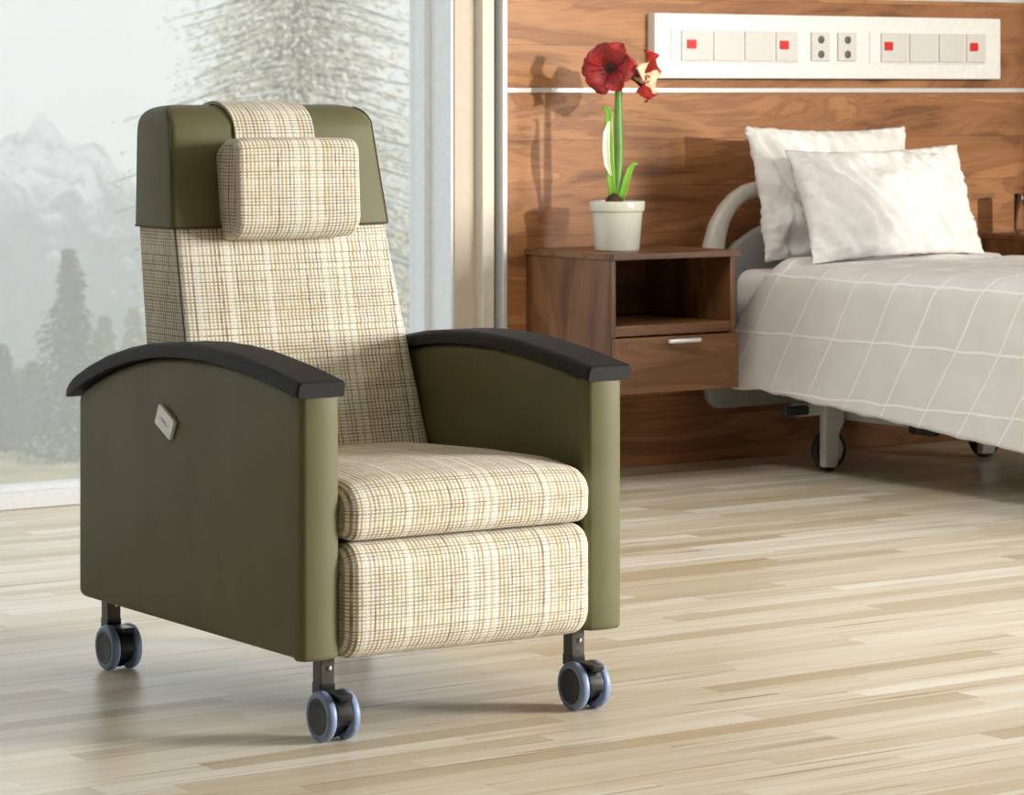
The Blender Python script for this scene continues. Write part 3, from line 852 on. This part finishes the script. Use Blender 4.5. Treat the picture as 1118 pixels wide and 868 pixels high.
# ------------------------------------------------------------------ bedside cabinets
def cabinet(x0, loc_label):
    e = empty('bedside_cabinet', (x0, 8.43, 0)); tag(e, loc_label, 'bedside cabinet')
    W, D = 0.485, 0.470
    yb, yf = -0.002, -0.452
    box('top', (-0.004, W + 0.010, -D, yb, 0.703, 0.722), M['walnut_h'], e, 0.0015)
    box('side', (0.0, 0.018, yf, yb, 0.291, 0.703), M['walnut_v'], e, 0.001)
    box('side', (W - 0.018, W, yf, yb, 0.291, 0.703), M['walnut_v'], e, 0.001)
    box('back', (0.018, W - 0.018, -0.014, yb, 0.291, 0.703), M['walnut_h'], e)
    box('shelf', (0.018, W - 0.018, yf + 0.002, -0.014, 0.468, 0.500), M['walnut_h'], e, 0.001)
    box('bottom', (0.018, W - 0.018, yf + 0.022, -0.014, 0.295, 0.311), M['walnut_h'], e)
    dr = box('drawer', (0.002, W + 0.002, -D, yf - 0.002, 0.291, 0.463), M['walnut_h'], e, 0.0015)
    bm = bmesh.new()
    add_box(bm, 0.196, 0.322, -D - 0.022, -D - 0.014, 0.443, 0.455, 0.002)
    add_box(bm, 0.206, 0.214, -D - 0.016, -D + 0.001, 0.445, 0.453)
    add_box(bm, 0.304, 0.312, -D - 0.016, -D + 0.001, 0.445, 0.453)
    obj('handle', bm, M['alu'], dr, angle=50)
    return e
cabinet(5.956, 'walnut wall-hung bedside cabinet with open niche and drawer, potted amaryllis on top')
cabinet(7.921, 'walnut bedside cabinet right of the bed, water glass on top')

# ------------------------------------------------------------------ service panel on the wall
def wall_pt(px, py, Y):
    k = (px - 559.0) / FPX
    dx = math.sin(YAW) + k * math.cos(YAW); dy = math.cos(YAW) - k * math.sin(YAW); z = Y / dy
    return z * dx, 1.22 - (py - 100.0) / FPX * z
pn = empty('bedhead_service_panel', (6.441, YW, 1.263)); tag(pn, 'long white bedhead service panel with red buttons and sockets on walnut wall', 'service panel')
yp = -0.040
box('housing', (0, 1.533, yp, 0, 0, 0.213), M['white'], pn, 0.004)
def px_u(px): return wall_pt(px, 50, YW + yp)[0] - 6.441
for a, b in ((732, 870.5), (949, 1075)):
    f = box('button_plate', (px_u(a), px_u(b), yp - 0.004, yp + 0.001, 0.052, 0.163), M['white'], pn, 0.0015)
mods = [(742, 776, 753), (777, 810, None), (811, 844, None), (845, 870, 854), (960, 990, 968), (991, 1022, None), (1023, 1052, None), (1053, 1075, 1061)]
for a, b, r in mods:
    m_ = box('rocker_switch', (px_u(a) + 0.003, px_u(b) - 0.003, yp - 0.010, yp - 0.003, 0.058, 0.157), M['white_dim'], pn, 0.0025)
    if r:
        c = px_u(r)
        rb = box('red_button', (c - 0.019, c + 0.019, yp - 0.014, yp - 0.009, 0.098, 0.127), M['red'], m_, 0.002)
        rb['label'] = 'small red call button'
for a, b in ((885, 905), (914, 934)):
    so = box('socket_plate', (px_u(a), px_u(b), yp - 0.007, yp, 0.060, 0.157), M['white_dim'], pn, 0.003)
    for zz in (0.083, 0.132):
        bm = bmesh.new(); c = px_u((a + b) / 2) 
        lathe(bm, [(0, 0.0), (0.013, 0.0), (0.013, 0.003), (0.010, 0.004), (0, 0.0035)], 20, Matrix.Translation((c, yp - 0.0065, zz)) @ Matrix.Rotation(PI / 2, 4, 'X'))
        obj('socket_hole', bm, M['socket'], so, angle=40)

# ------------------------------------------------------------------ potted amaryllis
pot_x, pot_y = 6.108, 8.15
pl = empty('potted_amaryllis', (pot_x, pot_y, 0.722)); tag(pl, 'red amaryllis in a white ceramic pot on the bedside cabinet', 'potted plant')
bm = bmesh.new()
lathe(bm, [(0, 0.0), (0.066, 0.0), (0.070, 0.004), (0.080, 0.122), (0.086, 0.126), (0.088, 0.150), (0.086, 0.156), (0.082, 0.156), (0.079, 0.150), (0.077, 0.13), (0.075, 0.12), (0, 0.12)], 48)
obj('pot', bm, M['ceramic'], pl, angle=40)
bm = bmesh.new(); lathe(bm, [(0, 0.148), (0.03, 0.146), (0.06, 0.142), (0.0765, 0.138), (0.0765, 0.121), (0, 0.121)], 32)
for v in bm.verts: v.co.z += 0.004 * noise.noise(v.co * 60)
obj('soil', bm, M['soil'], pl)
bm = bmesh.new(); lathe(bm, [(0, 0.186), (0.012, 0.180), (0.026, 0.162), (0.03, 0.145), (0.02, 0.13), (0, 0.13)], 20, Matrix.Translation((-0.012, 0, 0)))
obj('bulb', bm, M['soil'], pl)
RGT = Vector((math.cos(YAW), -math.sin(YAW), 0))      # sideways as seen from the bed's foot
FWD = Vector((math.sin(YAW), math.cos(YAW), 0))
bm = bmesh.new(); tube(bm, [Vector((0, 0, .16)), RGT * 0.006 + Vector((0, 0, .30)), RGT * 0.004 + Vector((0, 0, .44)), RGT * 0.006 + Vector((0, 0, .545))], [0.016, 0.0145, 0.013, 0.010], 14)
obj('stem', bm, M['stem'], pl)
def blade(pts, wid, mat_, name, face, fold=0.25, parent=None):
    bm = bmesh.new(); rows = []
    for i, p in enumerate(pts):
        p = Vector(p); a = Vector(pts[max(0, i - 1)]); b = Vector(pts[min(len(pts) - 1, i + 1)])
        t = (b - a).normalized(); s = t.cross(face).normalized(); nn = s.cross(t).normalized()
        w = wid[i]
        rows.append([bm.verts.new(p + s * w * q + nn * (abs(q) ** 1.5) * w * fold) for q in (-1, -.6, -.2, .2, .6, 1)])
    for A, B in zip(rows, rows[1:]):
        for k in range(5): bm.faces.new((A[k], A[k + 1], B[k + 1], B[k]))
    bmesh.ops.recalc_face_normals(bm, faces=bm.faces[:])
    o = obj(name, bm, mat_, parent or pl, angle=80)
    md = o.modifiers.new('thickness', 'SOLIDIFY'); md.thickness = 0.0018; md.offset = 0
    return o
V3 = Vector
def rp(a, z, d=0.0): return RGT * a + FWD * d + V3((0, 0, z))
blade([rp(-.012, .15, -.012), rp(-.02, .22, -.02), rp(-.026, .30, -.022), rp(-.028, .38, -.022), rp(-.026, .43, -.02), rp(-.034, .448, -.02), rp(-.05, .445, -.022)],
      [.010, .013, .015, .014, .011, .008, .001], M['leaf'], 'leaf', -FWD)
lf = blade([rp(-.020, .235, -.030), rp(-.032, .27, -.034), rp(-.036, .32, -.036), rp(-.034, .37, -.034), rp(-.026, .405, -.028)],
      [.003, .009, .011, .010, .003], M['leaf_highlight'], 'highlight_blade', -FWD, 0.5)  # extra pale blade, the leaf's sun highlight put into colour
lf['label'] = 'pale blade painted as the sun highlight on the leaf'
blade([rp(.006, .15, -.01), rp(.018, .18, -.014), rp(.028, .22, -.016), rp(.040, .255, -.016), rp(.052, .272, -.016), rp(.064, .272, -.018)],
      [.009, .012, .011, .009, .006, .001], M['leaf'], 'leaf', -FWD)
def flower(c, d, R, name, label, openness=0.35, inner=M['petal'], roll=0.0, n_=6, seed=0):
    rnd = random.Random(seed)
    d = Vector(d).normalized(); up = V3((0, 0, 1)); s = d.cross(up).normalized(); u = s.cross(d).normalized()
    bm = bmesh.new()
    back = c - d * R * 0.55
    tube(bm, [rp(.006, .53), (rp(.006, .55) + back) / 2 + V3((0, 0, .008)), back, c - d * R * 0.42], [0.007, 0.006, 0.008, 0.012], 10)
    fl = obj(name, bm, M['stem'], pl); fl['label'] = label
    for k in range(n_):
        a = roll + 2 * PI * k / n_; rad = s * math.cos(a) + u * math.sin(a); tan = d.cross(rad)
        wide = (0.66 if k % 2 else 0.54) * rnd.uniform(.92, 1.1); Lk = rnd.uniform(.9, 1.1)
        bm = bmesh.new(); rows = []
        NS = 12
        for i in range(NS + 1):
            t = i / NS
            rr = R * Lk * (0.10 + 0.92 * t ** 0.9); fwd = R * (-0.35 + openness * math.sin(min(1, t * 1.15) * PI * 0.62) * 1.0 - 0.28 * max(0, t - .7) * 2)
            w = R * wide * (math.sin(PI * min(1, 0.08 + 0.92 * t ** 0.85)) ** 0.6) * (0.35 + 0.65 * t ** .5) if t < 1 else 0.0
            row = []
            for q in range(-4, 5):
                x = q / 4
                ruf = 0.09 * R * math.sin(t * 17 + x * 5 + k) * abs(x) ** 1.5 * t
                row.append(bm.verts.new(c + rad * rr + d * (fwd + (abs(x) ** 2) * w * 0.3 + ruf) + tan * (w * x)))
            rows.append(row)
        for A, B in zip(rows, rows[1:]):
            for q in range(8): bm.faces.new((A[q], A[q + 1], B[q + 1], B[q]))
        bmesh.ops.remove_doubles(bm, verts=bm.verts[:], dist=1e-5)
        if k == 0:
            tb = bmesh.new(); tube(tb, [c - d * R * 0.40, c - d * R * 0.24], [0.013, 0.018], 12); obj('throat', tb, M['anther'], fl)
        o = obj('petal', bm, inner if k % 3 == 0 and inner is not M['petal'] else M['petal'], fl, angle=90)
        md = o.modifiers.new('thickness', 'SOLIDIFY'); md.thickness = 0.0015; md.offset = 0
    for k in range(5):
        a = 2 * PI * k / 5; bm = bmesh.new()
        tip = c + d * R * 0.30 + (s * math.cos(a) + u * math.sin(a)) * R * 0.16 - u * R * 0.08
        tube(bm, [c - d * R * 0.3, (c + tip) / 2 - u * R * 0.05, tip], [0.0015, 0.0013, 0.001], 6)
        tube(bm, [tip - s * .004, tip + s * .004], 0.0025, 6)
        obj('stamen', bm, M['anther'], fl)
    return fl
flower(rp(-.030, .572, -.02), -FWD * 0.9 - RGT * 0.45 + V3((0, 0, .05)), 0.088, 'flower', 'wide open deep red bloom facing the chair', seed=1)
flower(rp(.075, .545, .01), RGT * 0.85 - FWD * .35 + V3((0, 0, -.08)), 0.078, 'flower', 'bloom turned sideways with a pale throat', openness=0.75, inner=M['petal_pale'], roll=.3, seed=5)

# ------------------------------------------------------------------ bed
BX0, BX1, BYH, BYF = 6.60, 7.56, 8.24, 6.15
bed = empty('hospital_bed', ((BX0 + BX1) / 2, (BYH + BYF) / 2, 0)); tag(bed, 'pale grey hospital bed with arched headboard against the walnut wall', 'bed')
ox, oy = (BX0 + BX1) / 2, (BYH + BYF) / 2
def L(x, y, z): return (x - ox, y - oy, z)
# headboard: a panel whose shoulders drop away below a separate arched hand rail
HX0, HX1 = 6.553, 7.60
def mirx(l): return l + [(HX0 + HX1 - x, z) for x, z in reversed(l)]
pan = mirx([(6.575, .19), (6.560, .30), (6.575, .60), (6.61, .66), (6.688, .727), (6.76, .765), (6.838, .795), (6.95, .825), (7.03, .835)])
pan = rpoly([(x - ox, z) for x, z in pan], [.05] + [.02] * (len(pan) - 2) + [.05], 4)
bm = bmesh.new(); puff(bm, pan, BYH + 0.028 - oy, BYH + 0.060 - oy, 0.010, 1, n=3, mid=1)
hb = obj('headboard', bm, M['bed_inner'], bed, angle=60)
oc = mirx([(6.553, .40), (6.553, .60), (6.555, .722), (6.582, .795), (6.623, .851), (6.665, .887), (6.718, .915), (6.792, .929), (6.92, .934), (7.06, .935)])
ic = mirx([(6.630, .40), (6.630, .60), (6.632, .700), (6.634, .740), (6.648, .790), (6.675, .830), (6.718, .862), (6.800, .879), (6.92, .884), (7.06, .885)])
bm = bmesh.new(); rings = []
for (a, b) in zip(oc, ic):
    o_, i_ = Vector((a[0] - ox, a[1])), Vector((b[0] - ox, b[1])); d = i_ - o_; w_ = d.length / 2; m2 = (o_ + i_) / 2; d.normalize()
    rings.append([bm.verts.new((m2.x + d.x * w_ * math.copysign(abs(math.cos(q)) ** .6, math.cos(q)), BYH + 0.036 - oy + 0.024 * math.copysign(abs(math.sin(q)) ** .7, math.sin(q)), m2.y + d.y * w_ * math.copysign(abs(math.cos(q)) ** .6, math.cos(q)))) for q in [2 * PI * k / 16 for k in range(16)]])
for A, B in zip(rings, rings[1:]):
    for k in range(16): bm.faces.new((A[k], A[(k + 1) % 16], B[(k + 1) % 16], B[k]))
bm.faces.new(rings[0][::-1]); bm.faces.new(rings[-1])
obj('arch_rail', bm, M['bed_grey'], bed, angle=70)
box('mattress_platform', (BX0 + 0.06 - ox, BX1 - 0.06 - ox, BYF + 0.03 - oy, BYH - 0.06 - oy, 0.36, 0.44), M['bed_metal'], bed, 0.01)
box('cross_beam', (6.69 - ox, 7.56 - ox, 7.955 - oy, 8.005 - oy, 0.185, 0.225), M['bed_metal'], bed, 0.006)
for x in (6.87, 7.42):
    box('long_beam', (x - ox, x + 0.045 - ox, BYF + 0.1 - oy, 7.96 - oy, 0.165, 0.21), M['bed_metal'], bed, 0.005)
for (x, y) in ((6.9, 7.85), (7.43, 7.85), (6.9, 6.5), (7.43, 6.5)):
    box('lifting_arm', (x - ox, x + 0.03 - ox, y - 0.25 - oy, y + 0.05 - oy, 0.205, 0.40), M['bed_metal'], bed, 0.006)
for b in ((6.605, 6.705), (6.868, 6.955)):
    box('bumper', (b[0] - ox, b[1] - ox, 7.925 - oy, 7.957 - oy, 0.192, 0.222), M['rubber'], bed, 0.006)
for b in ((7.50, 7.62), (7.26, 7.40)):
    bm = bmesh.new(); add_box(bm, 6.845 - ox, 6.875 - ox, b[0] - oy, b[1] - oy, 0.150, 0.185, 0.008)
    lathe(bm, [(0, 0), (0.016, 0), (0.016, 0.03), (0, 0.03)], 16, Matrix.Translation((6.85 - ox, (b[0] + b[1]) / 2 - oy, 0.155)))
    obj('actuator_clamp', bm, M['rubber'], bed, angle=50)
def bed_leg(x, y):
    bm = bmesh.new(); 
    pr = rpoly([(-0.047, 0.020), (0.010, 0.016), (0.014, 0.060), (0.016, 0.130), (0.036, 0.16), (0.038, 0.225), (-0.047, 0.225)], [0.006, 0.012, 0.01, 0.02, 0.01, 0.005, 0.005], 5)
    puff(bm, pr, -0.052, -0.022, 0.006, 1, n=3, mid=1)
    lg = obj('caster_leg', bm, M['bed_metal'], bed, angle=50, loc=(x - ox, y - oy, 0))
    Mx = Matrix.Translation((0.012, 0.0, 0.068)) @ Matrix.Rotation(PI / 2, 4, 'X')
    bm = bmesh.new(); lathe(bm, [(0.05, -0.014), (0.062, -0.014), (0.067, -0.006), (0.067, 0.006), (0.062, 0.014), (0.05, 0.014), (0.05, -0.014)], 36, Mx)
    obj('wheel', bm, M['rubber'], lg, angle=45)
    bm = bmesh.new(); lathe(bm, [(0, -0.013), (0.05, -0.012), (0.05, 0.013), (0.046, 0.018), (0.02, 0.021), (0, 0.021)], 32, Mx)
    obj('hub_cap', bm, M['bed_metal'], lg, angle=45)
for x, y in ((6.822, 7.985), (7.505, 7.985), (6.822, 6.40), (7.505, 6.40)): bed_leg(x, y)
mt_ = bmesh.new()
puff(mt_, resample(rpoly([(6.625, 0.455), (7.535, 0.455), (7.535, 0.645), (6.625, 0.645)], 0.05, 6), 0.06), BYF + 0.03, BYH - 0.02, 0.04, 1, n=5, mid=20)
m_ = obj('mattress', mt_, M['linen'], angle=60); tag(m_, 'white mattress showing beside the cabinet under the quilted cover', 'mattress')

# quilted cover: parametrised over s (across) and t (foot to head)
bm = bmesh.new(); uvl = bm.loops.layers.uv.verify()
NS_, NT_ = 150, 170
top_z = 0.672; hangL = 0.42; wtop = 0.96; xl, xr = 6.602, 7.562
rc = 0.07
def cover_sec(s, y):
    """s in 0..1 from left hem over the top to the right hem -> x, z, arc"""
    dy = (8.17 - y)
    hem = 0.268 - 0.078 * max(0, dy - 0.15) if dy > 0.15 else 0.268
    hem = max(0.14, hem)
    hl = top_z - rc - hem; q = PI / 2 * rc; flat = (xr - xl) - 2 * rc
    tot = 2 * hl + 2 * q + flat; d = s * tot
    if d < hl: return xl - 0.012 * (1 - d / hl) ** 2, hem + d, d + (hem), -1, 0.0
    d -= hl
    if d < q: a = d / rc; return xl + rc - rc * math.cos(a), top_z - rc + rc * math.sin(a), hem + hl + d, -1, a / (PI / 2)
    d -= q
    if d < flat: return xl + rc + d, top_z + 0.012 * math.sin(PI * d / flat) ** 0.6, hem + hl + q + d, 0, 1.0
    d -= flat
    if d < q: a = PI / 2 - d / rc; return xr - rc + rc * math.cos(a), top_z - rc + rc * math.sin(a), hem + hl + q + flat + d, 1, a / (PI / 2)
    d -= q
    return xr + 0.012 * (d / hl) ** 2, top_z - rc - d, hem + hl + 2 * q + flat + d, 1, 0.0
grid = []
for i in range(NS_ + 1):
    s = i / NS_; row = []
    for k in range(NT_ + 1):
        t = k / NT_
        # head edge: further towards the wall low on the sides than on top
        x, z, arc, sd_, up_ = cover_sec(s, 8.0)
        head = 7.97 + (0.20 * max(0, min(1, (0.672 - z) / 0.22)) ** 0.9 if sd_ else 0.0)
        y = BYF - 0.03 + (head - BYF + 0.03) * t
        x, z, arc, sd_, up_ = cover_sec(s, y)
        p = Vector((x, y, z))
        n1 = noise.noise(Vector((x * 2.0, y * 2.4, z * 2.0)) + Vector((3, 1, 0)))
        nf = noise.noise(Vector((y * 7.5 + (z - 0.6) * 6.5, z * 2.0, 5.0)))
        hang = (1 - up_) if sd_ else 0.0
        nearhead = max(0.0, 1 - (head - y) / 0.55)
        if sd_:
            p.x += sd_ * (0.006 * n1 + 0.030 * nf * (0.25 + 0.9 * nearhead) * (0.25 + hang * 0.75) + 0.012 * nearhead)
        n2 = noise.noise(Vector((x * 5 + y * 2, y * 11.0, 2.0)))
        p.z += 0.006 * n1 * up_ + 0.014 * n2 * up_ * (0.5 + nearhead)
        if t > 0.97: p.z += 0.010 * up_ * (1 - (t - 0.97) / 0.03 * 0.6)
        if i in (0,): p.z += 0.006 * noise.noise(Vector((y * 14, 0, 0)))
        lo = min(arc, 0.66) if arc < 1.0 else max(0.66 - max(0, arc - 1.32), 0.2)
        row.append((bm.verts.new(p), (arc, y + 0.62 * lo + 0.03 * n1)))
    grid.append(row)
for i in range(NS_):
    for k in range(NT_):
        c = (grid[i][k], grid[i + 1][k], grid[i + 1][k + 1], grid[i][k + 1])
        f = bm.faces.new([q[0] for q in c])
        for l, q in zip(f.loops, c): l[uvl].uv = q[1]
cov = obj('quilted_bedcover', bm, M['quilt'], angle=80)
md = cov.modifiers.new('thickness', 'SOLIDIFY'); md.thickness = 0.014; md.offset = -1
tag(cov, 'white quilted cover with a stitched square grid draped over the bed', 'bedcover')

def pillow(name, W, Hh, T, seed, label):
    bm = bmesh.new(); n = 72; rows = {}
    rnd = Vector((seed * 3.1, seed * 1.7, 0))
    def outline(x, y):
        # corners stick out, edges bow inwards
        return (x * (1 - 0.055 * (1 - y * y) ), y * (1 - 0.075 * (1 - x * x)))
    for sgn in (1, -1):
        for i in range(n + 1):
            for j in range(n + 1):
                x = -1 + 2 * i / n; y = -1 + 2 * j / n
                edge = i in (0, n) or j in (0, n)
                if sgn < 0 and edge: rows[(sgn, i, j)] = rows[(1, i, j)]; continue
                X, Y = outline(x, y)
                th = T * ((1 - abs(x) ** 2.4) ** 0.62) * ((1 - abs(y) ** 2.2) ** 0.62) * 0.5
                P0 = Vector((X * W / 2, 0, Y * Hh / 2))
                full = min(1, th / (T * .22))
                q1 = noise.noise(Vector((X * 7.0 + 1.6 * Y, Y * 1.5, seed)) + rnd); q2 = noise.noise(Vector((X * 15 - 2.5 * Y, Y * 3.0, seed + 3)))
                wr = (0.020 * (1 - abs(q1) * 3.0) + 0.010 * q2 * (0.5 + abs(Y))) * full + noise.noise(Vector((X * 3, Y * 3.4, seed + 4))) * 0.012
                er = (1 - min(1, th / (T * 0.35)))
                wr += 0.012 * er * noise.noise(Vector((X * 14, Y * 14, seed + 9)))
                P0.y = -sgn * (th + (wr if not edge else 0)) + (0.008 * noise.noise(Vector((X * 5, Y * 5, seed + 2))))
                if edge: P0.z += 0.004 * noise.noise(Vector((X * 20, Y * 20, seed))); P0.x += 0.004 * noise.noise(Vector((Y * 20, X * 20, seed)))
                rows[(sgn, i, j)] = bm.verts.new(P0)
    for sgn in (1, -1):
        for i in range(n):
            for j in range(n):
                vs = (rows[(sgn, i, j)], rows[(sgn, i + 1, j)], rows[(sgn, i + 1, j + 1)], rows[(sgn, i, j + 1)])
                if len(set(vs)) == 4: bm.faces.new(vs)
    o = obj(name, bm, M['linen'], angle=120); tag(o, label, 'pillow', 'pillows on the hospital bed'); return o
p1 = pillow('pillow', 0.69, 0.45, 0.13, 1, 'white pillow standing upright at the back against the headboard')
p1.location = (6.995, 8.135, 0.888); p1.rotation_euler = (math.radians(-14), math.radians(0.5), 0)
p2 = pillow('pillow', 0.74, 0.38, 0.13, 2, 'white pillow leaning in front of the other pillow, deeply creased')
p2.location = (7.02, 7.915, 0.861); p2.rotation_euler = (math.radians(-20), math.radians(-0.9), 0)

# ------------------------------------------------------------------ water glass
gl = empty('water_glass', (7.975, 8.275, 0.722)); tag(gl, 'clear drinking glass on the bedside cabinet right of the bed', 'glass')
bm = bmesh.new(); lathe(bm, [(0, 0), (0.030, 0), (0.035, 0.006), (0.035, 0.14), (0.0335, 0.142), (0.032, 0.14), (0.031, 0.016), (0.028, 0.012), (0, 0.011)], 32)
obj('tumbler', bm, M['glass'], gl, angle=40)
